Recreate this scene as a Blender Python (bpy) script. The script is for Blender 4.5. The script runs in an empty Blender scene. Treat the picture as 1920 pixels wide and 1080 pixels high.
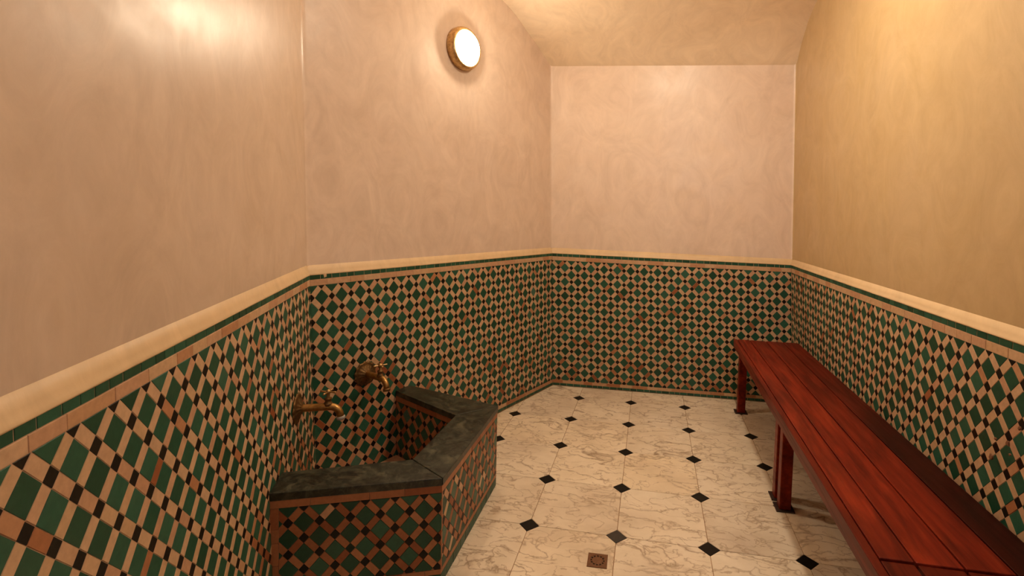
import bpy, math, random
from mathutils import Vector, Matrix

# ------------------------------------------------------------------ scene, camera, light
S = bpy.context.scene
COL = S.collection
S.view_settings.view_transform = 'Standard'
S.view_settings.look = 'None'
S.view_settings.gamma = 1.0
S.view_settings.use_curve_mapping = False
S.view_settings.exposure = 0.76
LAMP_POWER = 88.0            # emission strength of the glass of the bulkhead lamp
LAMP_COLOR = (1.0, 0.81, 0.58)
SECOND_POWER = 150.0
SECOND_COLOR = (1.0, 0.83, 0.62)
SMALL_POWER = 260.0
SMALL_COLOR = (0.75, 0.85, 1.0)

F, YAW, PITCH, ROLL, CX, CY, CZ, U0, V0 = 935.76603, -0.16453, 0.05198, -0.02772, 0.10103, -3.76758, 1.4425, 1064.22249, 444.73019
cyw, syw = math.cos(YAW), math.sin(YAW)
fw = Vector((syw * math.cos(PITCH), cyw * math.cos(PITCH), -math.sin(PITCH)))
rt = Vector((cyw, -syw, 0))
dn = fw.cross(rt)
cr, sr = math.cos(ROLL), math.sin(ROLL)
rt2 = rt * cr + dn * sr
dn2 = -rt * sr + dn * cr
CAM = Vector((CX, CY, CZ))
cd = bpy.data.cameras.new('camera')
cam = bpy.data.objects.new('camera', cd)
COL.objects.link(cam)
M = Matrix((rt2, -dn2, -fw)).transposed().to_4x4()
M.translation = CAM
cam.matrix_world = M
cd.sensor_width = 36.0
cd.lens = 36.0 * F / 1920.0
cd.shift_x = (960.0 - U0) / 1920.0
cd.shift_y = (V0 - 540.0) / 1920.0
cd.clip_start = 0.02
S.camera = cam

w = bpy.data.worlds.new('world')
w.use_nodes = True
w.node_tree.nodes['Background'].inputs['Color'].default_value = (1, 0.8, 0.6, 1)
w.node_tree.nodes['Background'].inputs['Strength'].default_value = 0.0
S.world = w
S.cycles.use_denoising = True
S.cycles.max_bounces = 10
S.cycles.diffuse_bounces = 8

rng = random.Random(7)


def project(p):
    d = Vector(p) - CAM
    z = d.dot(fw)
    if z < 0.05:
        return None
    return (U0 + F * d.dot(rt2) / z, V0 + F * d.dot(dn2) / z)


# ------------------------------------------------------------------ materials
def lin(r, g, b):
    def c(v):
        v /= 255.0
        return v / 12.92 if v <= 0.04045 else ((v + 0.055) / 1.055) ** 2.4
    return (c(r), c(g), c(b), 1.0)


class NT:
    def __init__(self, name):
        self.m = bpy.data.materials.new(name)
        self.m.use_nodes = True
        self.t = self.m.node_tree
        self.b = self.t.nodes['Principled BSDF']

    def n(self, kind, **kw):
        nd = self.t.nodes.new(kind)
        for k, v in kw.items():
            if k in ('op',):
                nd.operation = v
            elif k == 'bt':
                nd.blend_type = v
            elif k == 'dt':
                nd.data_type = v
            else:
                nd.inputs[k.replace('_', ' ')].default_value = v
        return nd

    def l(self, a, ao, b, bi):
        self.t.links.new(a.outputs[ao], b.inputs[bi])

    def coord(self, scale=(1, 1, 1), random_offset=False):
        tc = self.t.nodes.new('ShaderNodeTexCoord')
        mp = self.t.nodes.new('ShaderNodeMapping')
        mp.inputs['Scale'].default_value = scale
        self.l(tc, 'Object', mp, 'Vector')
        if random_offset:
            oi = self.t.nodes.new('ShaderNodeObjectInfo')
            mu = self.n('ShaderNodeMath', op='MULTIPLY')
            mu.inputs[1].default_value = 37.0
            self.l(oi, 'Random', mu, 0)
            cb = self.t.nodes.new('ShaderNodeCombineXYZ')
            self.l(mu, 0, cb, 'X')
            self.l(mu, 0, cb, 'Y')
            self.l(cb, 0, mp, 'Location')
        return mp

    def noise(self, mp, scale, detail=4, rough=0.55, dist=0.0):
        nz = self.n('ShaderNodeTexNoise', Scale=scale, Detail=detail, Roughness=rough, Distortion=dist)
        self.l(mp, 'Vector', nz, 'Vector')
        return nz

    def ramp(self, src, so, pts):
        r = self.t.nodes.new('ShaderNodeValToRGB')
        e = r.color_ramp.elements
        while len(e) < len(pts):
            e.new(0.5)
        for i, (p, c) in enumerate(pts):
            e[i].position = p
            e[i].color = c if len(c) == 4 else (*c, 1)
        self.l(src, so, r, 'Fac')
        return r

    def mix(self, bt, fac, a, ao, b, bo):
        x = self.t.nodes.new('ShaderNodeMix')
        x.data_type = 'RGBA'
        x.blend_type = bt
        if isinstance(fac, tuple):
            self.l(fac[0], fac[1], x, 0)
        else:
            x.inputs[0].default_value = fac
        for src, so, i in ((a, ao, 6), (b, bo, 7)):
            if so is None:
                x.inputs[i].default_value = src
            else:
                self.t.links.new(src.outputs[so], x.inputs[i])
        return x

    def bump(self, src, so, strength, dist):
        b = self.n('ShaderNodeBump', Strength=strength, Distance=dist)
        self.l(src, so, b, 'Height')
        self.l(b, 'Normal', self.b, 'Normal')
        return b


def plaster(name, c1, c2, c3, rough=0.36, stain=0.35):
    t = NT(name)
    mp = t.coord()
    n1 = t.noise(mp, 1.1, 5, 0.6, 0.6)
    n2 = t.noise(mp, 4.5, 6, 0.65, 0.8)
    mp2 = t.coord((2.2, 2.2, 1.5))
    n3 = t.noise(mp2, 2.2, 8, 0.68, 2.2)
    r1 = t.ramp(n1, 'Fac', [(0.32, c1), (0.68, c2)])
    r2 = t.ramp(n2, 'Fac', [(0.42, (0, 0, 0, 1)), (0.72, (1, 1, 1, 1))])
    mu = t.n('ShaderNodeMath', op='MULTIPLY')
    mu.inputs[1].default_value = stain
    t.l(r2, 'Color', mu, 0)
    mx = t.mix('MIX', (mu, 0), r1, 'Color', c3, None)
    r3 = t.ramp(n3, 'Fac', [(0.3, (0.84, 0.82, 0.80, 1)), (0.7, (1.08, 1.08, 1.08, 1))])
    mx2 = t.mix('MULTIPLY', 0.7, mx, 2, r3, 'Color')
    t.l(mx2, 2, t.b, 'Base Color')
    rr = t.ramp(n2, 'Fac', [(0.3, (rough - .05,) * 3), (0.7, (rough + .09,) * 3)])
    t.l(rr, 'Color', t.b, 'Roughness')
    ad = t.n('ShaderNodeMath', op='ADD')
    t.l(n1, 'Fac', ad, 0)
    t.l(n3, 'Fac', ad, 1)
    t.bump(ad, 0, 0.12, 0.004)
    t.b.inputs['Specular IOR Level'].default_value = 0.5
    return t.m


def tile_mat(name, stops, rough=(0.25, 0.45), bump=0.3, spec=0.5):
    t = NT(name)
    at = t.t.nodes.new('ShaderNodeAttribute')
    at.attribute_name = 'tint'
    r = t.ramp(at, 'Fac', stops)
    mp = t.coord()
    n1 = t.noise(mp, 60, 4, 0.6)
    n2 = t.noise(mp, 14, 3, 0.6)
    r2 = t.ramp(n1, 'Fac', [(0.25, (0.80, 0.80, 0.80, 1)), (0.75, (1.15, 1.15, 1.15, 1))])
    mx = t.mix('MULTIPLY', 0.8, r, 'Color', r2, 'Color')
    t.l(mx, 2, t.b, 'Base Color')
    rr = t.ramp(n2, 'Fac', [(0.3, (rough[0],) * 3), (0.7, (rough[1],) * 3)])
    t.l(rr, 'Color', t.b, 'Roughness')
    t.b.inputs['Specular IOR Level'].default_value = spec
    t.bump(n1, 'Fac', bump, 0.0012)
    return t.m


def flat_mat(name, c, rough=0.5, metal=0.0, nscale=30, amt=0.25, bump=0.1):
    t = NT(name)
    mp = t.coord()
    n1 = t.noise(mp, nscale, 4, 0.6)
    r = t.ramp(n1, 'Fac', [(0.3, tuple(v * (1 - amt) for v in c[:3]) + (1,)), (0.7, tuple(min(1, v * (1 + amt)) for v in c[:3]) + (1,))])
    t.l(r, 'Color', t.b, 'Base Color')
    t.b.inputs['Roughness'].default_value = rough
    t.b.inputs['Metallic'].default_value = metal
    if bump:
        t.bump(n1, 'Fac', bump, 0.001)
    return t.m


def marble(name):
    t = NT(name)
    mp = t.coord(random_offset=True)
    n0 = t.noise(mp, 5.0, 5, 0.6)
    # diagonal stretching so veins run across the tiles
    mp2 = t.coord(random_offset=True)
    mp2.inputs['Rotation'].default_value = (0, 0, 0.75)
    mp2.inputs['Scale'].default_value = (1.0, 2.1, 1.0)
    ad = t.n('ShaderNodeVectorMath', op='ADD')
    sc = t.n('ShaderNodeVectorMath', op='SCALE')
    sc.inputs['Scale'].default_value = 0.22
    t.l(n0, 'Color', sc, 0)
    t.l(mp2, 'Vector', ad, 0)
    t.l(sc, 0, ad, 1)

    def vein(scale, width, detail):
        nz = t.n('ShaderNodeTexNoise', Scale=scale, Detail=detail, Roughness=0.55, Distortion=0.4)
        t.l(ad, 0, nz, 'Vector')
        sb = t.n('ShaderNodeMath', op='SUBTRACT')
        sb.inputs[1].default_value = 0.5
        t.l(nz, 'Fac', sb, 0)
        ab = t.n('ShaderNodeMath', op='ABSOLUTE')
        t.l(sb, 0, ab, 0)
        return t.ramp(ab, 0, [(0.0, (1, 1, 1, 1)), (width * 0.35, (0.45, 0.45, 0.45, 1)), (width, (0, 0, 0, 1))])
    v1 = vein(3.0, 0.022, 2)
    v2 = vein(6.5, 0.028, 2)
    n3 = t.noise(mp, 2.2, 3, 0.5)
    base0 = t.ramp(n3, 'Fac', [(0.3, lin(214, 199, 178)), (0.5, lin(233, 220, 198)), (0.75, lin(242, 231, 211))])
    oi = t.t.nodes.new('ShaderNodeObjectInfo')
    rt_ = t.ramp(oi, 'Random', [(0.0, (0.86, 0.86, 0.88, 1)), (0.25, (0.96, 0.95, 0.94, 1)), (0.5, (1, 1, 1, 1)), (1.0, (1.03, 1.0, 0.94, 1))])
    base = t.mix('MULTIPLY', 1.0, base0, 'Color', rt_, 'Color')
    soft = t.noise(mp, 9, 5, 0.65, 0.5)
    rs = t.ramp(soft, 'Fac', [(0.35, (0.86, 0.84, 0.80, 1)), (0.6, (1, 1, 1, 1))])
    b2 = t.mix('MULTIPLY', 0.6, base, 2, rs, 'Color')
    msk = t.ramp(n3, 'Fac', [(0.35, (0.25, 0.25, 0.25, 1)), (0.65, (0.85, 0.85, 0.85, 1))])
    f1 = t.n('ShaderNodeMath', op='MULTIPLY')
    t.l(v1, 'Color', f1, 0)
    t.l(msk, 'Color', f1, 1)
    m1 = t.mix('MIX', (f1, 0), b2, 2, lin(128, 96, 62), None)
    f2 = t.n('ShaderNodeMath', op='MULTIPLY')
    f2.inputs[1].default_value = 0.6
    t.l(v2, 'Color', f2, 0)
    m2 = t.mix('MIX', (f2, 0), m1, 2, lin(150, 122, 92), None)
    t.l(m2, 2, t.b, 'Base Color')
    t.b.inputs['Roughness'].default_value = 0.3
    t.b.inputs['Specular IOR Level'].default_value = 0.35
    return t.m


def wood(name, dark=1.0, darken_near=False):
    t = NT(name)
    mp = t.coord((38, 2.2, 38), random_offset=True)
    n1 = t.noise(mp, 1.0, 6, 0.65, 0.7)
    mp2 = t.coord((9, 1.3, 9), random_offset=True)
    n2 = t.noise(mp2, 1.0, 4, 0.6, 1.5)
    k = dark
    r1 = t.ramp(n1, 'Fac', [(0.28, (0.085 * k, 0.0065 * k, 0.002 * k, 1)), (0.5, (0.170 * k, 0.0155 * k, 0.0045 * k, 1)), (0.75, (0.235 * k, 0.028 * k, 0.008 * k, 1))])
    r2 = t.ramp(n2, 'Fac', [(0.38, (0.55, 0.45, 0.42, 1)), (0.6, (1.15, 1.12, 1.1, 1))])
    mx = t.mix('MULTIPLY', 0.85, r1, 'Color', r2, 'Color')
    oi = t.t.nodes.new('ShaderNodeObjectInfo')
    r3 = t.ramp(oi, 'Random', [(0.0, (0.82, 0.8, 0.8, 1)), (1.0, (1.12, 1.1, 1.1, 1))])
    m2 = t.mix('MULTIPLY', 1.0, mx, 2, r3, 'Color')
    if darken_near:      # board colour darkens unevenly towards its near end
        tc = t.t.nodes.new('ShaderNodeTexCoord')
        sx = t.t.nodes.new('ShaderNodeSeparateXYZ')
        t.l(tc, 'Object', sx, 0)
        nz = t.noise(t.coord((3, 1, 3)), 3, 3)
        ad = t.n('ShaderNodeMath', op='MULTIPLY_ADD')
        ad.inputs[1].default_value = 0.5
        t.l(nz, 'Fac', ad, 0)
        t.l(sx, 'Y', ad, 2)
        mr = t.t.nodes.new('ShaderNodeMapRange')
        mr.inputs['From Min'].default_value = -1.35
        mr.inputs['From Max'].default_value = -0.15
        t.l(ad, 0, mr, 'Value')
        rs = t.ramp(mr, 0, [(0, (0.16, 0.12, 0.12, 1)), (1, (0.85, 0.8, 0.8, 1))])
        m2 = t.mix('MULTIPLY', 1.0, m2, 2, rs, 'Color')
    t.l(m2, 2, t.b, 'Base Color')
    rr = t.ramp(n1, 'Fac', [(0.3, (0.42, 0.42, 0.42, 1)), (0.7, (0.3, 0.3, 0.3, 1))])
    t.l(rr, 'Color', t.b, 'Roughness')
    t.b.inputs['Specular IOR Level'].default_value = 0.15
    t.bump(n1, 'Fac', 0.25, 0.0015)
    return t.m


def green_marble(name):
    t = NT(name)
    mp = t.coord(random_offset=True)
    n1 = t.noise(mp, 11, 7, 0.7, 1.2)
    n2 = t.noise(mp, 34, 5, 0.7, 1.5)
    n3 = t.noise(mp, 7, 3, 0.5, 0.3)
    r1 = t.ramp(n1, 'Fac', [(0.40, (0.003, 0.005, 0.003, 1)), (0.5, (0.011, 0.015, 0.008, 1)), (0.58, (0.030, 0.034, 0.020, 1)), (0.66, (0.075, 0.075, 0.045, 1))])
    r2 = t.ramp(n2, 'Fac', [(0.50, (0, 0, 0, 1)), (0.62, (0.4, 0.4, 0.4, 1))])
    m1 = t.mix('MIX', (r2, 'Color'), r1, 'Color', (0.085, 0.08, 0.055, 1), None)
    r3 = t.ramp(n3, 'Fac', [(0.60, (0, 0, 0, 1)), (0.68, (0.45, 0.45, 0.45, 1))])
    m2 = t.mix('MIX', (r3, 'Color'), m1, 2, (0.15, 0.14, 0.085, 1), None)
    t.l(m2, 2, t.b, 'Base Color')
    rr = t.ramp(n1, 'Fac', [(0.3, (0.28, 0.28, 0.28, 1)), (0.7, (0.5, 0.5, 0.5, 1))])
    t.l(rr, 'Color', t.b, 'Roughness')
    t.bump(n2, 'Fac', 0.15, 0.001)
    return t.m


def brass(name, c, rough=0.36):
    t = NT(name)
    mp = t.coord()
    n1 = t.noise(mp, 55, 5, 0.65)
    r = t.ramp(n1, 'Fac', [(0.3, (c[0] * .55, c[1] * .5, c[2] * .45, 1)), (0.65, (*c, 1))])
    t.l(r, 'Color', t.b, 'Base Color')
    t.b.inputs['Metallic'].default_value = 1.0
    rr = t.ramp(n1, 'Fac', [(0.3, (rough + .2,) * 3), (0.7, (rough,) * 3)])
    t.l(rr, 'Color', t.b, 'Roughness')
    t.bump(n1, 'Fac', 0.15, 0.001)
    return t.m


def glow(name, color, strength):
    t = NT(name)
    t.b.inputs['Base Color'].default_value = (0.9, 0.88, 0.82, 1)
    t.b.inputs['Roughness'].default_value = 0.3
    t.b.inputs['Emission Color'].default_value = (*color, 1)
    t.b.inputs['Emission Strength'].default_value = strength
    return t.m


PINK = plaster('pink_polished_plaster', (.70, .56, .46, 1), (.78, .64, .53, 1), (.66, .50, .37, 1))
PINK2 = plaster('warm_pink_polished_plaster', (.61, .475, .36, 1), (.67, .535, .425, 1), (.58, .425, .285, 1))
ROSE = plaster('rose_polished_plaster', (.76, .61, .50, 1), (.82, .68, .57, 1), (.76, .59, .44, 1), 0.34)
OCHRE = plaster('ochre_polished_plaster', (.52, .37, .185, 1), (.56, .41, .23, 1), (.50, .34, .155, 1), 0.42)
CEIL = plaster('ceiling_plaster', (.82, .66, .47, 1), (.87, .72, .54, 1), (.80, .63, .43, 1), 0.5)
LEDGE = plaster('ledge_plaster', (.68, .495, .28, 1), (.73, .55, .335, 1), (.62, .44, .24, 1), 0.45, 0.25)
GREEN = tile_mat('green_glazed_tile', [(0.0, (0.011, 0.055, 0.028, 1)), (0.4, (0.017, 0.080, 0.044, 1)), (0.75, (0.026, 0.108, 0.064, 1)), (1.0, (0.060, 0.155, 0.108, 1))], (0.3, 0.5), spec=0.35)
BLACK = tile_mat('black_glazed_tile', [(0.0, (0.005, 0.003, 0.0015, 1)), (0.9, (0.011, 0.007, 0.003, 1)), (1.0, (0.012, 0.028, 0.016, 1))], (0.35, 0.55), spec=0.25)
BEIGE = tile_mat('beige_clay_tile', [(0.0, lin(190, 146, 114)), (0.35, lin(202, 168, 134)), (0.62, lin(196, 160, 122)), (0.70, lin(188, 142, 106)), (0.85, lin(174, 118, 80)), (1.0, lin(142, 80, 46))], (0.35, 0.55), spec=0.35)
GROUT = flat_mat('pale_grout', lin(186, 154, 124), 0.8, amt=0.15)
MARBLE = marble('veined_white_marble')
DOT = tile_mat('black_marble_inset', [(0.0, (0.006, 0.005, 0.004, 1)), (0.92, (0.011, 0.010, 0.008, 1)), (1.0, (0.055, 0.048, 0.042, 1))], (0.35, 0.5), 0.1, 0.2)
JOINT = flat_mat('floor_joint', lin(150, 112, 72), 0.7, amt=0.2)
WOOD = wood('red_varnished_wood')
WOOD3 = wood('near_darkened_wood', 1.0, True)
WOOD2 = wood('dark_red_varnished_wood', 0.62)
FOOT = flat_mat('dark_foot', (0.03, 0.014, 0.01, 1), 0.5)
GMARBLE = green_marble('dark_green_marble')
BRASS = brass('aged_brass', (0.50, 0.29, 0.10))
BRASS_L = brass('bright_brass', (0.72, 0.50, 0.24), 0.28)
BRASS_D = brass('tarnished_brass', (0.26, 0.16, 0.07), 0.5)
SCALE = flat_mat('limescale', (0.42, 0.40, 0.36, 1), 0.6)
BRONZE = flat_mat('brown_bronze', (.17, .075, .032, 1), 0.45, 0.35, nscale=120)
DARK = flat_mat('painted_drain_shade', (0.006, 0.004, 0.003, 1), 0.8, bump=0)
GLASS = glow('lit_frosted_glass', LAMP_COLOR, LAMP_POWER)
GLASS3 = glow('lit_cool_glass', SMALL_COLOR, SMALL_POWER)
GLASS2 = glow('lit_frosted_glass_white', SECOND_COLOR, SECOND_POWER)
DOORW = wood('door_wood', 0.8)


# ------------------------------------------------------------------ object helpers
def obj(name, verts, faces, mat, parent=None, smooth=False, tint=None):
    me = bpy.data.meshes.new(name)
    me.from_pydata([tuple(v) for v in verts], [], faces)
    me.materials.append(mat)
    if tint is not None:
        a = me.attributes.new('tint', 'FLOAT', 'FACE')
        if isinstance(tint, float):
            a.data.foreach_set('value', [tint] * len(me.polygons))
        else:
            a.data.foreach_set('value', tint)
    if smooth:
        me.polygons.foreach_set('use_smooth', [True] * len(me.polygons))
    o = bpy.data.objects.new(name, me)
    COL.objects.link(o)
    if parent is not None:
        o.parent = parent
    return o


def tag(o, label=None, cat=None, group=None, kind=None):
    if label:
        o['label'] = label
    if cat:
        o['category'] = cat
    if group:
        o['group'] = group
    if kind:
        o['kind'] = kind
    return o


def empty(name, loc=(0, 0, 0)):
    o = bpy.data.objects.new(name, None)
    o.location = loc
    o.empty_display_size = 0.1
    COL.objects.link(o)
    return o


class MB:
    def __init__(self):
        self.v, self.f = [], []

    def add(self, vs, fs):
        k = len(self.v)
        self.v += [Vector(x) for x in vs]
        self.f += [tuple(i + k for i in f) for f in fs]

    def hexa(self, lo, hi):      # lo, hi: 4 points each (same winding)
        self.add(list(lo) + list(hi), [(3, 2, 1, 0), (4, 5, 6, 7), (0, 1, 5, 4), (1, 2, 6, 5), (2, 3, 7, 6), (3, 0, 4, 7)])

    def box(self, x0, x1, y0, y1, z0, z1):
        self.hexa([(x0, y0, z0), (x1, y0, z0), (x1, y1, z0), (x0, y1, z0)], [(x0, y0, z1), (x1, y0, z1), (x1, y1, z1), (x0, y1, z1)])

    def rings(self, rs, cap0=True, cap1=True):
        n = len(rs[0])
        vs = [p for r in rs for p in r]
        fs = []
        for i in range(len(rs) - 1):
            for j in range(n):
                a, b = i * n + j, i * n + (j + 1) % n
                fs.append((a, b, b + n, a + n))
        if cap0:
            fs.append(tuple(reversed(range(n))))
        if cap1:
            fs.append(tuple(range((len(rs) - 1) * n, len(rs) * n)))
        self.add(vs, fs)

    def tube(self, pts, radii, n=14):
        pts = [Vector(p) for p in pts]
        if not isinstance(radii, (list, tuple)):
            radii = [radii] * len(pts)
        rs, prev = [], None
        for i, p in enumerate(pts):
            d = (pts[min(i + 1, len(pts) - 1)] - pts[max(i - 1, 0)]).normalized()
            if prev is None:
                a = d.orthogonal().normalized()
            else:
                a = (prev - d * prev.dot(d)).normalized()
            prev = a
            b = d.cross(a)
            rs.append([p + (a * math.cos(2 * math.pi * j / n) + b * math.sin(2 * math.pi * j / n)) * radii[i] for j in range(n)])
        self.rings(rs)

    def lathe(self, prof, o, ax, n=28, scallop=None):
        """prof: (radius, height) pairs from base to top along axis ax from point o"""
        o, ax = Vector(o), Vector(ax).normalized()
        a = ax.orthogonal().normalized()
        b = ax.cross(a)
        rs = []
        for r, h in prof:
            ring = []
            for j in range(n):
                t = 2 * math.pi * j / n
                rr = r * (1 + (scallop[1] * math.cos(scallop[0] * t) if scallop else 0))
                ring.append(o + ax * h + (a * math.cos(t) + b * math.sin(t)) * rr)
            rs.append(ring)
        self.rings(rs)

    def build(self, name, mat, parent=None, smooth=False, bevel=0.0, loc=None):
        vs = self.v
        o = obj(name, vs, self.f, mat, parent, smooth)
        if bevel:
            md = o.modifiers.new('edge', 'BEVEL')
            md.width = bevel
            md.segments = 2
            md.limit_method = 'ANGLE'
            md.angle_limit = math.radians(40)
        return o


# ------------------------------------------------------------------ the room
Y_FRONT = -4.45
C0 = {'A': (-1.4255, -1.6701), 'B': (-0.6541, 0.2348), 'C': (1.225, 0.2642), 'L': (-0.5978, -3.5898), 'R': (1.2274, -3.6012)}
C1 = {'A': (-1.4595, -1.6817, 1.1115), 'B': (-0.6826, 0.2078, 1.0982), 'C': (1.1704, 0.2677, 1.0789), 'L': (-0.6109, -3.6101, 1.1126), 'R': (1.2208, -3.5988, 1.0899)}
C2 = {'A': (-1.4807, -1.6979), 'B': (-0.7256, 0.1992), 'C': (1.1276, 0.2791), 'L': (-0.6109, -3.6101), 'R': (1.2208, -3.5988)}
C0 = {k: Vector((*v, 0)) for k, v in C0.items()}
C1 = {k: Vector(v) for k, v in C1.items()}
C2 = {k: Vector((*v, 2.6)) for k, v in C2.items()}
EXTRA = {}
for near, far in (('L', 'A'), ('R', 'C')):     # run the side walls on to the front wall behind the camera
    for Cn in (C0, C1, C2):
        k = (Y_FRONT - Cn[far].y) / (Cn[near].y - Cn[far].y)
        new = Cn[far] + (Cn[near] - Cn[far]) * k
        new.z = Cn[near].z
        if Cn is C0:
            EXTRA[near] = (new - Cn[near]).length
        Cn[near] = new

WALLS = {  # start corner, end corner, lattice origin, period, depth of first row, vertical period
    'left': ('L', 'A', 0.4873 + EXTRA['L'], 0.10599, 0.05085, 0.11508),
    'back_left': ('A', 'B', 0.10958, 0.10506, 0.05236, 0.1167),
    'back': ('B', 'C', 0.05169, 0.10758, 0.0565, 0.115),
    'right': ('C', 'R', 2.01409, 0.10406, 0.05733, 0.11923),
}
ROOM = [C0[k] for k in 'LABCR']


def vault_profile(left):
    if left:
        return [(-.1, 2.545), (0, 2.608), (.067, 2.65), (.167, 2.714), (.276, 2.768), (.394, 2.837), (.552, 2.893), (.8, 2.965), (1.2, 3.035), (1.7, 3.07), (2.4, 3.08), (3.2, 3.05), (4.0, 2.93), (4.4, 2.8), (4.75, 2.62), (5.0, 2.5)]
    return [(-.1, 2.52), (0, 2.608), (.05, 2.67), (.1, 2.72), (.16, 2.769), (.25, 2.835), (.37, 2.885), (.5, 2.925), (.8, 2.985), (1.2, 3.04), (1.7, 3.07), (2.4, 3.08), (3.2, 3.05), (4.0, 2.93), (4.4, 2.8), (4.75, 2.62), (5.0, 2.5)]


def interp(pr, v):
    if v <= pr[0][0]:
        return pr[0][1]
    for i in range(len(pr) - 1):
        if v <= pr[i + 1][0]:
            # smooth cubic through neighbours
            x0, y0 = pr[i]
            x1, y1 = pr[i + 1]
            m0 = (y1 - pr[i - 1][1]) / (x1 - pr[i - 1][0]) if i > 0 else (y1 - y0) / (x1 - x0)
            m1 = (pr[i + 2][1] - y0) / (pr[i + 2][0] - x0) if i + 2 < len(pr) else (y1 - y0) / (x1 - x0)
            h = x1 - x0
            t = (v - x0) / h
            return ((2 * t ** 3 - 3 * t ** 2 + 1) * y0 + (t ** 3 - 2 * t ** 2 + t) * h * m0 + (-2 * t ** 3 + 3 * t ** 2) * y1 + (t ** 3 - t ** 2) * h * m1)
    return pr[-1][1]


PL, PR = vault_profile(True), vault_profile(False)


def vault_z(x, y):
    t = min(1.15, max(-.15, (x + 0.73) / 1.86))
    yb = C2['B'].y + (C2['C'].y - C2['B'].y) * t
    v = yb - y
    t = min(1, max(0, t))
    return (1 - t) * interp(PL, v) + t * interp(PR, v)


def wall_normal(a, b):
    d = C0[b] - C0[a]
    n = Vector((d.y, -d.x, 0)).normalized()
    if (Vector((0.1, -2.0, 0)) - C0[a]).dot(n) < 0:
        n.negate()
    return n


RECESS = 0.015
LEDGE_H = 0.044


def plaster_corner(k, h):
    """plaster corner line at height z=h, recessed behind the tile face"""
    i = 'LABCR'.index(k)
    p = C1[k] + (C2[k] - C1[k]) * ((h - C1[k].z) / (2.6 - C1[k].z))
    pv, nx = 'LABCR'[i - 1], 'LABCR'[(i + 1) % 5]
    n1, n2 = wall_normal(pv, k) if k != 'L' else Vector((0, 1, 0)), wall_normal(k, nx) if k != 'R' else Vector((0, 1, 0))
    off = (n1 + n2) / (1 + n1.dot(n2)) * RECESS
    q = p - off
    if k in 'LR':
        q.y = Y_FRONT - RECESS
    return Vector((q.x, q.y, h))


WALL_OBJ = {}


def build_plaster_wall(name, a, b, mat, label):
    n = wall_normal(a, b)
    m = 36
    # fillet of 18 mm at the corners between two plaster walls
    us = []
    L = (C1[b] - C1[a]).length
    fr = 0.022 / L
    us = [(i / m) for i in range(m + 1)]
    us = sorted(set([0, fr * .25, fr * .5, fr * .75, fr, 1 - fr, 1 - fr * .75, 1 - fr * .5, 1 - fr * .25, 1] + [u for u in us if fr < u < 1 - fr]))
    hs = [0.0, 0.12, 0.3, 0.5, 0.7, 0.85, 1.0]
    vs, fs = [], []
    for u in us:
        zb = (C1[a].z * (1 - u) + C1[b].z * u) + LEDGE_H - 0.002
        pb = plaster_corner(a, zb).lerp(plaster_corner(b, zb), u)
        pt = plaster_corner(a, 2.6).lerp(plaster_corner(b, 2.6), u)
        zt = vault_z(pt.x, pt.y) + 0.012
        for h in hs:
            z = zb + (zt - zb) * h
            p = plaster_corner(a, z).lerp(plaster_corner(b, z), u)
            # rounding at both ends
            for e, k in ((u * L, a), ((1 - u) * L, b)):
                if k in 'ABC' and e < 0.022:
                    c = plaster_corner(k, z)
                    i = 'LABCR'.index(k)
                    oth = 'LABCR'[i - 1] if k == a else 'LABCR'[(i + 1) % 5]
                    dA = (p - c).normalized() if e > 1e-5 else (plaster_corner(b if k == a else a, z) - c).normalized()
                    dB = (plaster_corner(oth, z) - c).normalized()
                    t = 0.5 * e / 0.022 + 0.5        # 0.5 at corner -> 1 at own side
                    p = c + dA * (0.022 * t * t) + dB * (0.022 * (1 - t) * (1 - t))
            vs.append(p)
    H = len(hs)
    N = len(us)
    for i in range(N - 1):
        for j in range(H - 1):
            q = (i * H + j, i * H + j + 1, (i + 1) * H + j + 1, (i + 1) * H + j)
            fs.append(q)
    # thickness behind
    base = len(vs)
    vs += [v - n * 0.08 for v in vs[:base]]
    for i in range(N - 1):
        for j in range(H - 1):
            q = (i * H + j, (i + 1) * H + j, (i + 1) * H + j + 1, i * H + j + 1)
            fs.append(tuple(x + base for x in q))
    d = C0[b] - C0[a]
    o = obj(name, vs, fs, mat, smooth=True)
    me = o.data
    # make sure the room side faces the room
    c = me.polygons[(N // 2) * (H - 1)]
    if c.normal.dot(n) < 0:
        me.flip_normals()
    tag(o, label, 'wall', kind='structure')
    WALL_OBJ[name[5:]] = o
    return o


build_plaster_wall('wall_left', 'L', 'A', PINK2, 'near left wall of pink polished plaster above a green zellige dado')
build_plaster_wall('wall_back_left', 'A', 'B', PINK, 'angled pink plaster wall carrying the round lit lamp above a green zellige dado')
build_plaster_wall('wall_back', 'B', 'C', ROSE, 'far end wall of rose plaster under the vault, zellige dado below')
build_plaster_wall('wall_right', 'C', 'R', OCHRE, 'ochre plaster wall behind the red bench with zellige dado')


# ---- tile fields
def clip(poly, a, b, c):
    """keep a*x+b*y+c >= 0"""
    out = []
    for i in range(len(poly)):
        p, q = poly[i], poly[(i + 1) % len(poly)]
        dp, dq = a * p[0] + b * p[1] + c, a * q[0] + b * q[1] + c
        if dp >= 0:
            out.append(p)
        if (dp > 0 > dq) or (dp < 0 < dq):
            t = dp / (dp - dq)
            out.append((p[0] + (q[0] - p[0]) * t, p[1] + (q[1] - p[1]) * t))
    return out


def area2(p):
    return 0.5 * sum(p[i][0] * p[(i + 1) % len(p)][1] - p[(i + 1) % len(p)][0] * p[i][1] for i in range(len(p)))


def clean(p):
    q = [v for i, v in enumerate(p) if math.hypot(v[0] - p[i - 1][0], v[1] - p[i - 1][1]) > 1e-5]
    return q


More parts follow.
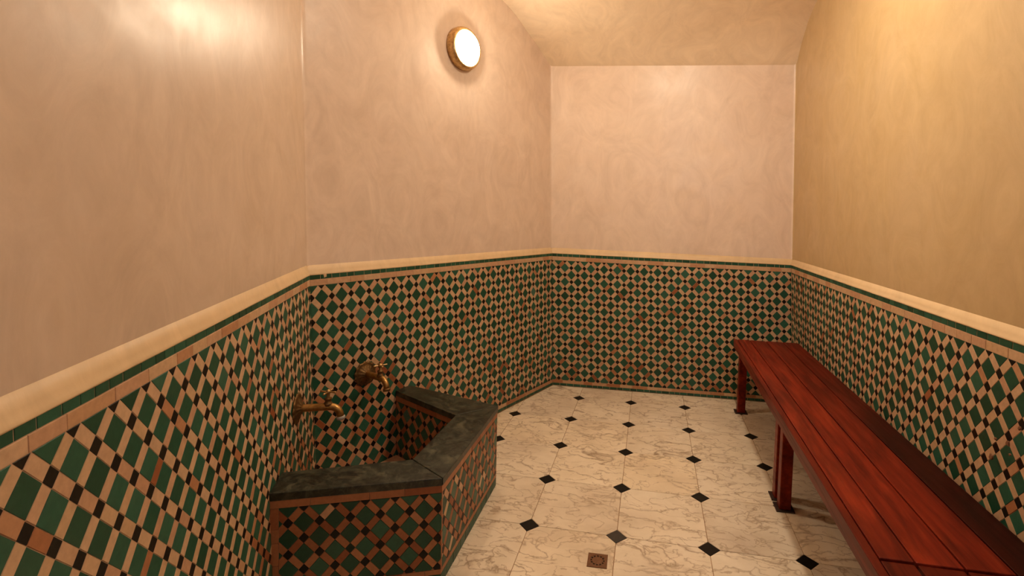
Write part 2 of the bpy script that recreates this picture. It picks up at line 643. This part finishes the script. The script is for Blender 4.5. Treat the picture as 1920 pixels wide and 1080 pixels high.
def inset(poly, d):
    """move every edge of a convex polygon inwards by d"""
    if area2(poly) < 0:
        poly = poly[::-1]
    out = list(poly)
    for i in range(len(poly)):
        p, q = poly[i], poly[(i + 1) % len(poly)]
        ex, ey = q[0] - p[0], q[1] - p[1]
        l = math.hypot(ex, ey)
        if l < 1e-6:
            continue
        nx, ny = -ey / l, ex / l
        out = clip(out, nx, ny, -(nx * p[0] + ny * p[1]) - d)
        if len(out) < 3:
            return []
    return clean(out)


def prism(poly, mapf, h, bev, r):
    """flat tile with a chamfered, slightly tilted face; returns verts, faces"""
    top = inset(poly, bev)
    if len(top) < 3:
        return None
    if area2(poly) < 0:
        poly = poly[::-1]
    if len(top) != len(poly):
        top = [((p[0] * .8 + sum(q[0] for q in poly) / len(poly) * .2), (p[1] * .8 + sum(q[1] for q in poly) / len(poly) * .2)) for p in poly]
    n = len(poly)
    cx = sum(p[0] for p in poly) / n
    cy = sum(p[1] for p in poly) / n
    sz = max(math.hypot(p[0] - cx, p[1] - cy) for p in poly)
    k = min(.010, .0003 / sz)
    tx, ty, dh = r.uniform(-k, k), r.uniform(-k, k), r.uniform(-.0003, .0003)
    f = lambda p: dh + (p[0] - cx) * tx + (p[1] - cy) * ty
    vs = [mapf(p[0], p[1], h + f(p)) for p in top] + [mapf(p[0], p[1], h - .0008 + f(p)) for p in poly] + [mapf(p[0], p[1], -.004) for p in poly]
    fs = [tuple(range(n))]
    for k in (0, n):
        for i in range(n):
            j = (i + 1) % n
            fs.append((k + i, k + n + i, k + n + j, k + j))
    return vs, fs


def scr_area(vs, n):
    pts = [project(v) for v in vs[:n]]
    if any(p is None for p in pts):
        return 0
    if all(p[0] < 0 or p[0] > 1920 or p[1] < 0 or p[1] > 1080 for p in pts):
        return 0
    pts = [(min(1920, max(0, p[0])), min(1080, max(0, p[1]))) for p in pts]
    return abs(area2(pts))


class Field:
    """collects tiles of several kinds, then builds the 300 largest in view singly and joins the rest"""
    def __init__(self, parent, limit=300):
        self.parent, self.limit, self.k = parent, limit, {}

    def add(self, kind, mat, poly, mapf, tint, gap=0.0006, h=0.0, bev=0.0006, hidden=False):
        p = inset(clean(poly), gap)
        if len(p) < 3 or abs(area2(p)) < 6e-6:
            return
        pr = prism(p, mapf, h, bev, rng)
        if pr is None:
            return
        vs, fs = pr
        nv = Vector(vs[1]) - Vector(vs[0])
        nn = nv.cross(Vector(vs[2]) - Vector(vs[0]))
        if nn.dot(Vector(mapf(*p[0], .01)) - Vector(mapf(*p[0], 0))) < 0:
            fs = [tuple(reversed(f)) for f in fs]
        self.k.setdefault((kind, mat.name), []).append((0 if hidden else scr_area(vs, len(p)), vs, fs, tint, mat))

    def build(self):
        for (kind, _), L in self.k.items():
            L.sort(key=lambda t: -t[0])
            for a, vs, fs, ti, mat in L[:self.limit]:
                obj(kind, vs, fs, mat, self.parent, tint=ti)
            rest = L[self.limit:]
            if rest:
                V, Fc, T = [], [], []
                for a, vs, fs, ti, mat in rest:
                    k = len(V)
                    V += vs
                    Fc += [tuple(i + k for i in f) for f in fs]
                    T += [ti] * len(fs)
                o = obj('distant_' + kind + 's', V, Fc, rest[0][4], self.parent, tint=T)
                o['kind'] = 'stuff'


BW = 0.335     # width of the black squares as a share of the lattice step


def lattice(fld, mapf, region, x_of, p, pv, y0, hidden=None, worn=None, u_off=0.0):
    """zellige: green squares, black squares, beige bars. x_of: s of lattice column 0; y0: depth (downwards) of row 1;
    region(poly) clips; all in (s, depth) coordinates"""
    xs = [q[0] for q in region[0]]
    ys = [q[1] for q in region[0]]
    umin = math.inf
    umax = -math.inf
    wmin = math.inf
    wmax = -math.inf
    for x in (min(xs), max(xs)):
        for y in (min(ys), max(ys)):
            a, b = (x - x_of) / p + u_off, (y - y0) / pv + 1
            umin, umax = min(umin, a + b), max(umax, a + b)
            wmin, wmax = min(wmin, a - b), max(wmax, a - b)
    h = BW / 2

    def xy(u, w_):
        return (x_of + ((u + w_) / 2 - u_off) * p, y0 + ((u - w_) / 2 - 1) * pv)
    for i in range(math.floor(umin) - 1, math.ceil(umax) + 2):
        for j in range(math.floor(wmin) - 1, math.ceil(wmax) + 2):
            for kind, mat, u0, u1, w0, w1 in (
                    ('green_tile', GREEN, i + h, i + 1 - h, j + h, j + 1 - h),
                    ('black_tile', BLACK, i - h, i + h, j - h, j + h),
                    ('beige_tile', BEIGE, i - h, i + h, j + h, j + 1 - h),
                    ('beige_tile', BEIGE, i + h, i + 1 - h, j - h, j + h)):
                poly = [xy(u0, w0), xy(u1, w0), xy(u1, w1), xy(u0, w1)]
                cxy = xy((u0 + u1) / 2, (w0 + w1) / 2)
                if not (min(xs) - abs(p) < cxy[0] < max(xs) + abs(p) and min(ys) - pv < cxy[1] < max(ys) + pv):
                    continue
                for (a, b, c) in region[1]:
                    poly = clip(poly, a, b, c)
                    if len(poly) < 3:
                        break
                if len(poly) < 3:
                    continue
                t = rng.random()
                if kind == 'beige_tile':
                    wv = worn(cxy) if worn else 0.15
                    t = rng.uniform(.80 if wv > .9 else .66, 1.0) if rng.random() < wv else rng.uniform(0, .6)
                elif kind == 'green_tile':
                    t = t * .8 if rng.random() < .9 else t
                elif kind == 'black_tile':
                    t = min(t, .9) if rng.random() < .95 else 1.0
                fld.add(kind, mat, poly, mapf, t, hidden=bool(hidden and hidden(cxy)))


def strip(fld, kind, mat, mapf, s0, s1, yA, yB, lmin, lmax, tint, hidden=False):
    """a row of border tiles; yA(s), yB(s) the two edges"""
    s = s0
    while s < s1 - 0.004:
        e = min(s1, s + rng.uniform(lmin, lmax))
        if s1 - e < lmin * .5:
            e = s1
        fld.add(kind, mat, [(s, yA(s)), (e, yA(e)), (e, yB(e)), (s, yB(s))], mapf, tint(), gap=.0012 if kind[0] == 'g' else .0007, hidden=hidden)
        s = e


def dado(name):
    a, b, org, p, dt, pv = WALLS[name]
    n = wall_normal(a, b)
    L = (C0[b] - C0[a]).length
    zt = lambda s: C1[a].z * (1 - s / L) + C1[b].z * s / L

    def mapf(s, y, out):
        u = s / L
        Z = zt(s)
        t = (Z - y) / Z
        return C0[a].lerp(C0[b], u).lerp(C1[a].lerp(C1[b], u), t) + n * out
    par = WALL_OBJ[name]
    fld = Field(par)
    # grout bed
    vs, fs = [], []
    gx, gz = 28, 8
    for i in range(gx + 1):
        for j in range(gz + 1):
            q = L * i / gx
            vs.append(mapf(q, zt(q) * j / gz, -.0012))
    for i in range(gx):
        for j in range(gz):
            k = i * (gz + 1) + j
            fs.append((k, k + 1, k + gz + 2, k + gz + 1))
    nb = len(vs)
    vs += [v - n * .06 for v in vs]
    fs += [tuple(reversed([k + nb for k in f])) for f in fs]
    g_ = obj('grout_bed', vs, fs, GROUT, par)
    if g_.data.polygons[0].normal.dot(n) < 0:
        g_.data.flip_normals()
    bottom = 0.047
    k = (zt(L) - zt(0)) / L
    region = ([(0, dt), (L, 1.12)], [(1, 0, 0), (-1, 0, L), (0, 1, -dt), (k, -1, zt(0) - bottom)])
    sgn = -1 if name == 'right' else 1
    hid = None
    if name == 'right':
        hid = lambda c: zt(c[0]) - c[1] < .5
    if name == 'back':
        hid = lambda c: c[0] > 1.46 and zt(c[0]) - c[1] < .45

    def worn(c):
        z = zt(c[0]) - c[1]
        base = .07 + .33 * max(0, min(1, (.45 - z) / .45))
        if name == 'back_left':
            base += .6 * max(0, min(1, (1.05 - c[0]) / .5)) * max(0, min(1, (.62 - z) / .2))
        if name == 'left':
            base += .6 * max(0, min(1, (c[0] - (L - .95)) / .35)) * max(0, min(1, (.62 - z) / .2))
        return min(.92, base)
    lattice(fld, mapf, region, org, p * sgn, pv, dt + .5 * pv, hid, worn, 0.5 if name == 'right' else 0.0)
    gt = lambda: rng.uniform(0, .75)
    bt = lambda: rng.uniform(0, .6) if rng.random() < .8 else rng.uniform(.62, .8)
    strip(fld, 'green_border_tile', GREEN, mapf, 0, L, lambda s: .001, lambda s: dt * .45, .036, .062, gt)
    strip(fld, 'beige_border_tile', BEIGE, mapf, 0, L, lambda s: dt * .45, lambda s: dt, .07, .13, bt)
    hb = name in ('left', 'right')
    strip(fld, 'beige_border_tile', BEIGE, mapf, 0, L, lambda s: zt(s) - bottom, lambda s: zt(s) - .0225, .07, .13, lambda: rng.uniform(.4, .9), hb)
    strip(fld, 'green_border_tile', GREEN, mapf, 0, L, lambda s: zt(s) - .0225, lambda s: zt(s) - .001, .036, .062, gt, hb)
    fld.build()
    # sloping plaster ledge above the tiles
    vs, fs = [], []
    m = 60
    prof = [(-.004, -.003), (.0012, -.002), (.0016, .001), (-.0015, .007), (-.0065, .019), (-RECESS + .0005, LEDGE_H), (-RECESS - .02, LEDGE_H + .004)]
    da = (C0[b] - C0[a]).normalized()
    for i in range(m + 1):
        u = i / m
        for (o_, h_) in prof:
            jit = rng.uniform(-.0012, .0012) if 0 < h_ < .012 else 0
            z = zt(u * L) + h_ + jit
            pa = C1[a].copy()
            pb = C1[b].copy()
            q = pa.lerp(pb, u) + n * o_
            # mitre at the corners
            if i in (0, m):
                kk = a if i == 0 else b
                idx = 'LABCR'.index(kk)
                if kk in 'ABC':
                    n2 = wall_normal('LABCR'[idx - 1], kk) if kk == a else wall_normal(kk, 'LABCR'[(idx + 1) % 5])
                    q = C1[kk] + (n + n2) / (1 + n.dot(n2)) * o_
            vs.append(Vector((q.x, q.y, z)))
    H = len(prof)
    for i in range(m):
        for j in range(H - 1):
            fs.append((i * H + j, (i + 1) * H + j, (i + 1) * H + j + 1, i * H + j + 1))
    obj('plaster_ledge', vs, fs, LEDGE, par, smooth=True)


for nm in WALLS:
    dado(nm)

# ---- floor
FLOOR_U = 0.4
floor_vs = [p + (p - Vector((0, -2, 0))).normalized() * .05 for p in ROOM]
fl = obj('floor', [Vector((p.x, p.y, -.0025)) for p in floor_vs] + [Vector((p.x, p.y, -.06)) for p in floor_vs], [(4, 3, 2, 1, 0), (5, 6, 7, 8, 9)] + [(i, (i + 1) % 5, 5 + (i + 1) % 5, 5 + i) for i in range(5)], JOINT)
tag(fl, 'floor of veined cream marble octagons with small black squares', 'floor', kind='structure')
ff = Field(fl)
room2 = [(p.x, p.y) for p in ROOM]
if area2(room2) < 0:
    room2 = room2[::-1]
planes = []
for i in range(len(room2)):
    p, q = room2[i], room2[(i + 1) % len(room2)]
    ex, ey = q[0] - p[0], q[1] - p[1]
    l = math.hypot(ex, ey)
    planes.append((-ey / l, ex / l, -(-ey * p[0] + ex * p[1]) / l - .004))
fmap = lambda x, y, o: Vector((x, y, o))
HD = .0465
for i in range(-6, 6):
    for j in range(-13, 3):
        x, y = i * FLOOR_U, j * FLOOR_U
        x1, y1 = x + FLOOR_U, y + FLOOR_U
        oct_ = [(x + HD, y), (x1 - HD, y), (x1, y + HD), (x1, y1 - HD), (x1 - HD, y1), (x + HD, y1), (x, y1 - HD), (x, y + HD)]
        dot = [(x - HD, y), (x, y - HD), (x + HD, y), (x, y + HD)]
        for kind, mat, poly in (('marble_tile', MARBLE, oct_), ('black_inset_tile', DOT, dot)):
            for pl in planes:
                poly = clip(poly, *pl)
                if len(poly) < 3:
                    break
            if len(poly) >= 3:
                t = rng.uniform(0, .9)
                if kind == 'black_inset_tile' and (i, j) == (0, -4):
                    t = 1.0
                ff.add(kind, mat, poly, fmap, t, gap=.0013 if kind == 'marble_tile' else .0006, h=0.0, bev=.0008)
_prism_tilt = None
ff.build()

# ---- ceiling: barrel vault springing from the back wall
vs, fs = [], []
ny, nx = 60, 14


def wall_x(y):
    """left and right limits of the room at upper height"""
    if y > C2['A'].y:
        t = (y - C2['A'].y) / (C2['B'].y - C2['A'].y)
        xl = C2['A'].x + (C2['B'].x - C2['A'].x) * t
    else:
        t = (y - C2['L'].y) / (C2['A'].y - C2['L'].y)
        xl = C2['L'].x + (C2['A'].x - C2['L'].x) * t
    t = (y - C2['R'].y) / (C2['C'].y - C2['R'].y)
    return xl - .06, C2['R'].x + (C2['C'].x - C2['R'].x) * t + .06


for i in range(ny + 1):
    f = i / ny
    yy = (.275 + .02) * (1 - f ** 1.4) + (Y_FRONT - .04) * f ** 1.4
    xl, xr = wall_x(yy)
    for j in range(nx + 1):
        x = xl + (xr - xl) * j / nx
        vs.append(Vector((x, yy, vault_z(x, yy))))
for i in range(ny):
    for j in range(nx):
        a = i * (nx + 1) + j
        fs.append((a, a + nx + 1, a + nx + 2, a + 1))
nb = len(vs)
vs += [v + Vector((0, 0, .08)) for v in vs]
fs += [tuple(reversed([k + nb for k in f])) for f in fs]
ce = obj('ceiling', vs, fs, CEIL, smooth=True)
if ce.data.polygons[0].normal.z > 0:
    ce.data.flip_normals()
tag(ce, 'cream plaster barrel vault springing from the end wall', 'ceiling', kind='structure')

# ---- front wall behind the camera, with a wooden door
mb = MB()
xl, xr = C1['L'].x - .05, C1['R'].x + .05
dx0, dx1, dz = .05, .90, 2.02
yF = Y_FRONT
mb.box(xl, dx0, yF - .1, yF, 0, dz)
mb.box(dx1, xr, yF - .1, yF, 0, dz)
mb.box(xl, xr, yF - .1, yF, dz, 2.9)
wf = mb.build('wall_front', OCHRE)
tag(wf, 'plain ochre plaster wall around the door opposite the far end wall', 'wall', kind='structure')
mb = MB()
mb.box(dx0, dx1, yF - .07, yF - .03, 0, dz)
d1 = mb.build('door_1', DOORW)
tag(d1, 'panelled reddish wooden door in the front wall', 'door', kind='structure')
for z0, z1 in ((.15, .9), (1.05, 1.85)):
    mb = MB()
    mb.box(dx0 + .1, dx1 - .1, yF - .035, yF - .022, z0, z1)
    mb.build('door_panel', DOORW, d1, bevel=.004)
mb = MB()
mb.lathe([(.012, 0), (.012, .03), (.026, .035), (.028, .05), (.018, .062)], (dx0 + .05, yF - .03, 1.0), (0, 1, 0), 16)
mb.build('door_knob', BRASS_D, d1, True)


# ------------------------------------------------------------------ corner basin
bas = empty('corner_basin', (-.9, -1.7, 0))
tag(bas, 'tiled corner basin with dark green marble rim under the two brass taps', 'basin')
bas_loc = Vector(bas.location)
ZR = .425


class Shift:
    """an empty parent whose children keep world coordinates"""


def under(o):
    o.matrix_parent_inverse = Matrix.Translation(-bas_loc)
    return o


P = {1: Vector((-1.187, -2.257, 0)), 2: Vector((-.640, -2.032, 0)), 3: Vector((-.6475, -1.318, 0)), 4: Vector((-1.232, -1.145, 0))}
I = {1: Vector((-1.248, -2.128, 0)), 2: Vector((-.812, -1.930, 0)), 3: Vector((-.811, -1.476, 0)), 4: Vector((-1.262, -1.238, 0))}
SLAB = .030


def at(v, z):
    return Vector((v.x, v.y, z))


# rim slabs, mitred at the two outer corners
ov = .004
ctr = Vector((-.95, -1.7, 0))


def grow(v, d):
    return v + (v - ctr).normalized() * d


for (a, b) in ((1, 2), (2, 3), (3, 4)):
    g = .0012
    pa, pb, ia, ib = grow(P[a], ov), grow(P[b], ov), grow(I[a], -ov), grow(I[b], -ov)
    d = (P[b] - P[a]).normalized() * g
    mb = MB()
    q = [pa + d, pb - d, ib - d, ia + d]
    mb.hexa([at(v, ZR - SLAB) for v in q], [at(v, ZR) for v in q])
    o = mb.build('rim_slab', GMARBLE, bas, bevel=.003)
    under(o)
# masonry body: three low walls
mb = MB()
for (a, b) in ((1, 2), (2, 3), (3, 4)):
    tl = .006
    q = [grow(P[a], -tl), grow(P[b], -tl), grow(I[b], tl), grow(I[a], tl)]
    mb.hexa([at(v, 0) for v in q], [at(v, ZR - SLAB - .0005) for v in q])
under(mb.build('basin_body', GROUT, bas))
mb = MB()
q = [grow(I[1], .01), grow(I[2], .01), grow(I[3], .01), grow(I[4], .01), Vector((-1.40, -1.66, 0))]
mb.rings([[at(v, .0) for v in q], [at(v, .06) for v in q]])
under(mb.build('basin_bottom', BEIGE, bas))


class BasField(Field):
    def build(self):
        for (kind, _), L in self.k.items():
            for a, vs, fs, ti, mat in L:
                under(obj(kind, vs, fs, mat, self.parent, tint=ti))


bf = BasField(bas)
terr = lambda: rng.uniform(.85, 1.0)


def basin_face(p, q, left_border, right_border, phase, bottom_strips=True, z0=0.0):
    """tile the outer face from p to q (outward normal on the room side)"""
    L = (q - p).length
    d = (q - p) / L
    n = Vector((d.y, -d.x, 0))
    top = ZR - SLAB

    def mapf(s, y, out):
        v = p + d * s + n * (out - .0015)
        return Vector((v.x, v.y, top - y))
    tb = .030
    zb = .066 if bottom_strips else 0.06
    x0, x1 = left_border, L - right_border
    bottom = top - zb
    region = ([(x0, tb), (x1, bottom)], [(1, 0, -x0), (-1, 0, x1), (0, 1, -tb), (0, -1, bottom)])
    lattice(bf, mapf, region, x0 + phase, .1035, .1165, tb + .5 * .1165, None, lambda c: .97)
    strip(bf, 'beige_border_tile', BEIGE, mapf, 0, L, lambda s: .0, lambda s: tb, .1, .2, terr)
    if left_border > .005:
        zz = tb
        while zz < bottom - .005:
            e = min(bottom, zz + rng.uniform(.05, .1))
            bf.add('beige_border_tile', BEIGE, [(0, zz), (left_border, zz), (left_border, e), (0, e)], mapf, terr())
            zz = e
    if right_border > .004:
        zz = tb
        while zz < bottom - .005:
            e = min(bottom, zz + rng.uniform(.05, .1))
            bf.add('beige_border_tile', BEIGE, [(x1, zz), (L, zz), (L, e), (x1, e)], mapf, terr())
            zz = e
    if bottom_strips:
        strip(bf, 'beige_border_tile', BEIGE, mapf, 0, L, lambda s: bottom, lambda s: top - .045, .08, .14, terr)
        strip(bf, 'green_border_tile', GREEN, mapf, 0, L, lambda s: top - .045, lambda s: top - .001, .05, .09, lambda: rng.uniform(0, .6))


basin_face(P[1], P[2], .030, .0, .030)
basin_face(P[2], P[3], .012, .0, .062)
basin_face(P[3], P[4], .012, .02, .05)
# inner faces (seen from inside the basin)
basin_face(I[2], I[1], .0, .0, .03, False)
basin_face(I[3], I[2], .0, .0, .04, False)
basin_face(I[4], I[3], .006, .0, .045, False)
bf.build()


# ------------------------------------------------------------------ brass taps
def tap(loc, n, label, white_tip):
    n = Vector(n).normalized()
    up = Vector((0, 0, 1))
    side = n.cross(up).normalized()
    e = empty('wall_tap', loc)
    tag(e, label, 'tap', 'brass taps over the basin')
    mb = MB()
    mb.lathe([(.062, 0), (.063, .004), (.056, .009), (.048, .006), (.040, .012), (.028, .015), (.022, .024)], (0, 0, 0), n, 84, (14, .045))
    mb.build('rosette', BRASS_D, e, True)
    r = .0155
    L = .128
    pts = [n * .008, n * .03, n * L * .55, n * L]
    rad = [r * 1.22, r, r, r]
    R_ = .042
    for k in range(1, 8):
        a = math.radians(78) * k / 7
        pts.append(n * (L + R_ * math.sin(a)) - up * (R_ * (1 - math.cos(a))))
        rad.append(r * (1 - .012 * k))
    pts.append(pts[-1] - up * .012 + n * .002)
    rad.append(r * .98)
    mb = MB()
    mb.tube(pts, rad, 18)
    mb.build('spout', BRASS, e, True)
    tip = pts[-1]
    mb = MB()
    mb.lathe([(r * .9, -.004), (r * 1.14, 0), (r * 1.14, .011), (r * .7, .0125)], tip, (-up + n * .15), 18)
    mb.build('nozzle', SCALE if white_tip else BRASS_D, e, True)
    mb = MB()
    st = n * (L - .006)
    mb.lathe([(.016, .006), (.017, .016), (.0125, .020), (.0125, .030), (.0145, .032), (.0145, .038), (.007, .041), (.006, .060)], st, up, 18)
    mb.build('valve_stem', BRASS_D, e, True)
    h = st + up * .064
    mb = MB()
    mb.lathe([(.007, -.008), (.0095, -.004), (.0095, .005), (.006, .009), (.002, .011)], h, up, 14)
    for a in range(4):
        dirv = (n * math.cos(math.radians(20 + 90 * a)) + side * math.sin(math.radians(20 + 90 * a)))
        mb.tube([h, h + dirv * .018, h + dirv * .027, h + dirv * .033, h + dirv * .035], [.0036, .0034, .0046, .0046, .0025], 10)
    mb.build('cross_handle', BRASS_L, e, True)
    return e


tap((-1.331, -1.934, .588), wall_normal('L', 'A'), 'brass wall tap with whitish spout tip on the near left wall over the basin', True)
tap((-1.336, -1.420, .573), wall_normal('A', 'B'), 'brass wall tap with wide scalloped rosette on the angled wall under the lamp', False)


# ------------------------------------------------------------------ round bulkhead lamps
def lamp(loc, n, label, glass, k=1.0, name='wall_lamp'):
    n = Vector(n).normalized()
    e = empty(name, loc)
    tag(e, label, 'lamp')
    mb = MB()
    mb.lathe([(r * k, h * k) for r, h in [(.124, 0), (.130, .004), (.131, .030), (.127, .046), (.119, .058), (.110, .061), (.104, .056), (.100, .036)]], (0, 0, 0), n, 56)
    mb.build('brass_ring', BRASS_L, e, True)
    mb = MB()
    pr = [(.104 * k, .046 * k)]
    for i in range(1, 10):
        a = math.pi / 2 * i / 9
        pr.append(((.104 * math.cos(a) + .0005) * k, (.046 + .058 * math.sin(a)) * k))
    mb.lathe(pr, (0, 0, 0), n, 48)
    mb.build('glass_dome', glass, e, True)
    return e


nB = wall_normal('A', 'B')
lamp(Vector((-1.099, -.742, 2.438)) - nB * .016, nB, 'round lit bulkhead lamp with brass ring high on the angled plaster wall', GLASS)
lamp(Vector((.45, -1.5, vault_z(.45, -1.5) + .003)), (0, 0, -1), 'round lit bulkhead lamp with brass ring under the crown of the vault', GLASS2, 1.0, 'ceiling_lamp')
lamp(Vector((1.10, Y_FRONT, 2.24)), (0, 1, 0), 'small cool white round lamp on the front wall beside the wooden door', GLASS3, .4)

# ------------------------------------------------------------------ bench
ben = empty('bench', (.95, -2.0, 0))
tag(ben, 'long red varnished wooden slatted bench along the ochre wall', 'bench')
bl = Vector(ben.location)


def ub(o):
    o.matrix_parent_inverse = Matrix.Translation(-bl)
    return o


ZB = .529
yf, yj, yn = .055, -2.338, -4.2
xf = lambda y: .7385 + (y - .05) * .0107          # front edge, very slightly skewed to the wall
xr = lambda y: 1.193
TH = .028
edges = [0, .0300]


def plank(u0, u1, y0, y1, ztop, mat, th=TH, name='plank', gap=.0022):
    X = lambda u, y: xf(y) + .0 + (xr(y) - xf(y)) * u
    mb = MB()
    q = [(X(u0, y0) + gap, y0), (X(u1, y0) - gap, y0), (X(u1, y1) - gap, y1), (X(u0, y1) + gap, y1)]
    mb.hexa([(x, y, ztop - th) for x, y in reversed(q)], [(x, y, ztop) for x, y in reversed(q)])
    return ub(mb.build(name, mat, ben, bevel=.0025))


us = [0.0, .25, .50, .755, 1.0]
for i in range(4):
    u0 = us[i] if i else .062
    plank(us[i] if i else .058, us[i + 1], yf, yj + .0015, ZB - (.0 if i != 1 else .001), WOOD3 if i == 3 else WOOD, gap=.003 if i < 1 else .0022)
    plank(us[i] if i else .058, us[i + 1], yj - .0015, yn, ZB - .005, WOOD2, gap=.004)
# front rail, flush with the top
plank(0, .0565, yf, yn, ZB, WOOD, th=.058, name='front_rail', gap=.0004)
mb = MB()
mb.box(1.150, 1.185, yn, yf - .02, ZB - TH - .05, ZB - TH - .0005)
ub(mb.build('back_rail', WOOD, ben, bevel=.002))


def leg(x0, x1, y0, y1):
    mb = MB()
    mb.box(x0, x1, y0, y1, .006, ZB - TH - .0005)
    lg = ub(mb.build('leg', WOOD, ben, bevel=.004))
    mb = MB()
    mb.box(x0 - .016, x1 + .016, y0 - .014, y1 + .014, .0006, .0065)
    fo = mb.build('foot_plate', FOOT, lg)
    fo.matrix_parent_inverse = Matrix.Translation(-bl)
    fo.matrix_parent_inverse = Matrix.Identity(4)
    return lg


for y0 in (-.024, -1.238, -1.141, -2.50, -3.95):
    leg(.774, .829, y0, y0 + .052)
    leg(1.120, 1.170, y0, y0 + .052)
for y0 in (-.05, -1.2, -2.49, -3.94):
    mb = MB()
    mb.box(.774, 1.15, y0 + .04, y0 + .075, ZB - TH - .052, ZB - TH - .001)
    ub(mb.build('cross_rail', WOOD, ben, bevel=.002))

# ------------------------------------------------------------------ floor drain
dr = empty('floor_drain', (-.067, -1.774, .0004))
dr.rotation_euler = (0, 0, math.radians(1.5))
tag(dr, 'small square brass drain grate set in the marble floor', 'drain')
hs = .041
mb = MB()
n = 48
ring = []
sq = []
for k in range(n):
    t = 2 * math.pi * k / n
    c, s = math.cos(t), math.sin(t)
    m_ = max(abs(c), abs(s))
    sq.append((c / m_ * hs, s / m_ * hs))
    ring.append((c * .0335, s * .0335))
mb.rings([[(x, y, .0) for x, y in sq], [(x, y, .003) for x, y in sq], [(x, y, .003) for x, y in ring], [(x, y, .0006) for x, y in ring]], False, False)
mb.build('frame_plate', BRONZE, dr)
mb = MB()
mb.lathe([(.0334, .0), (.0334, .0005)], (0, 0, 0), (0, 0, 1), 32)
mb.build('drain_shade_disc', DARK, dr)  # flat disc on the floor, painted near-black for the shade inside the drain
mb = MB()
mb.lathe([(.0225, .0007), (.0225, .0026), (.019, .0032), (.004, .0034)], (0, 0, 0), (0, 0, 1), 36)
N = 12
for k in range(N):
    t = 2 * math.pi * (k + .5) / N
    c, s = math.cos(t), math.sin(t)
    wd = .0028
    q = [(.021 * c + wd * s, .021 * s - wd * c), (.0315 * c + wd * s, .0315 * s - wd * c), (.0315 * c - wd * s, .0315 * s + wd * c), (.021 * c - wd * s, .021 * s + wd * c)]
    mb.hexa([(x, y, .0007) for x, y in q], [(x, y, .0026) for x, y in q])
ri, ro = .0295, .0333
mb.rings([[(ri * math.cos(2 * math.pi * k / 48), ri * math.sin(2 * math.pi * k / 48), .0007) for k in range(48)],
          [(ri * math.cos(2 * math.pi * k / 48), ri * math.sin(2 * math.pi * k / 48), .0027) for k in range(48)],
          [(ro * math.cos(2 * math.pi * k / 48), ro * math.sin(2 * math.pi * k / 48), .0027) for k in range(48)],
          [(ro * math.cos(2 * math.pi * k / 48), ro * math.sin(2 * math.pi * k / 48), .0007) for k in range(48)]], False, False)
mb.build('grate', BRONZE, dr)

# ------------------------------------------------------------------ chips knocked out of the tiles
CHIP = flat_mat('bare_clay_chip', (.20, .085, .035, 1), 0.8)
PALE = flat_mat('pale_plaster_chip', lin(214, 182, 146), 0.8)


def on_wall(px, py, k):
    a, b = WALLS[k][0], WALLS[k][1]
    d = fw + rt2 * ((px - U0) / F) + dn2 * ((py - V0) / F)
    n = (C0[b] - C0[a]).cross(C1[a] - C0[a]).normalized()
    return CAM + d * ((C0[a] - CAM).dot(n) / d.dot(n))


for k, px, py, rad, mat in (('right', 1858, 857, .011, CHIP), ('right', 1889, 831, .010, CHIP), ('right', 1866, 823, .005, CHIP), ('right', 1911, 803, .006, CHIP), ('right', 1893, 852, .004, CHIP), ('back_left', 609, 516, .012, PALE)):
    c = on_wall(px, py, k)
    a, b = WALLS[k][0], WALLS[k][1]
    n = wall_normal(a, b)
    e1 = (C0[b] - C0[a]).normalized()
    e2 = Vector((0, 0, 1))
    m = 9
    rr = [rad * rng.uniform(.6, 1.15) for _ in range(m)]
    ring = [c + e1 * (rr[i] * .8 * math.cos(2 * math.pi * i / m)) + e2 * (rr[i] * math.sin(2 * math.pi * i / m)) for i in range(m)]
    vs = [p + n * .0015 for p in ring] + [c + (p - c) * .7 + n * .0022 for p in ring] + [p - n * .003 for p in ring]
    fs = [tuple(range(m, 2 * m))] + [(i, (i + 1) % m, m + (i + 1) % m, m + i) for i in range(m)] + [(2 * m + i, 2 * m + (i + 1) % m, (i + 1) % m, i) for i in range(m)]
    o = obj('tile_chip', vs, fs, mat, WALL_OBJ[k])
    if o.data.polygons[0].normal.dot(n) < 0:
        o.data.flip_normals()
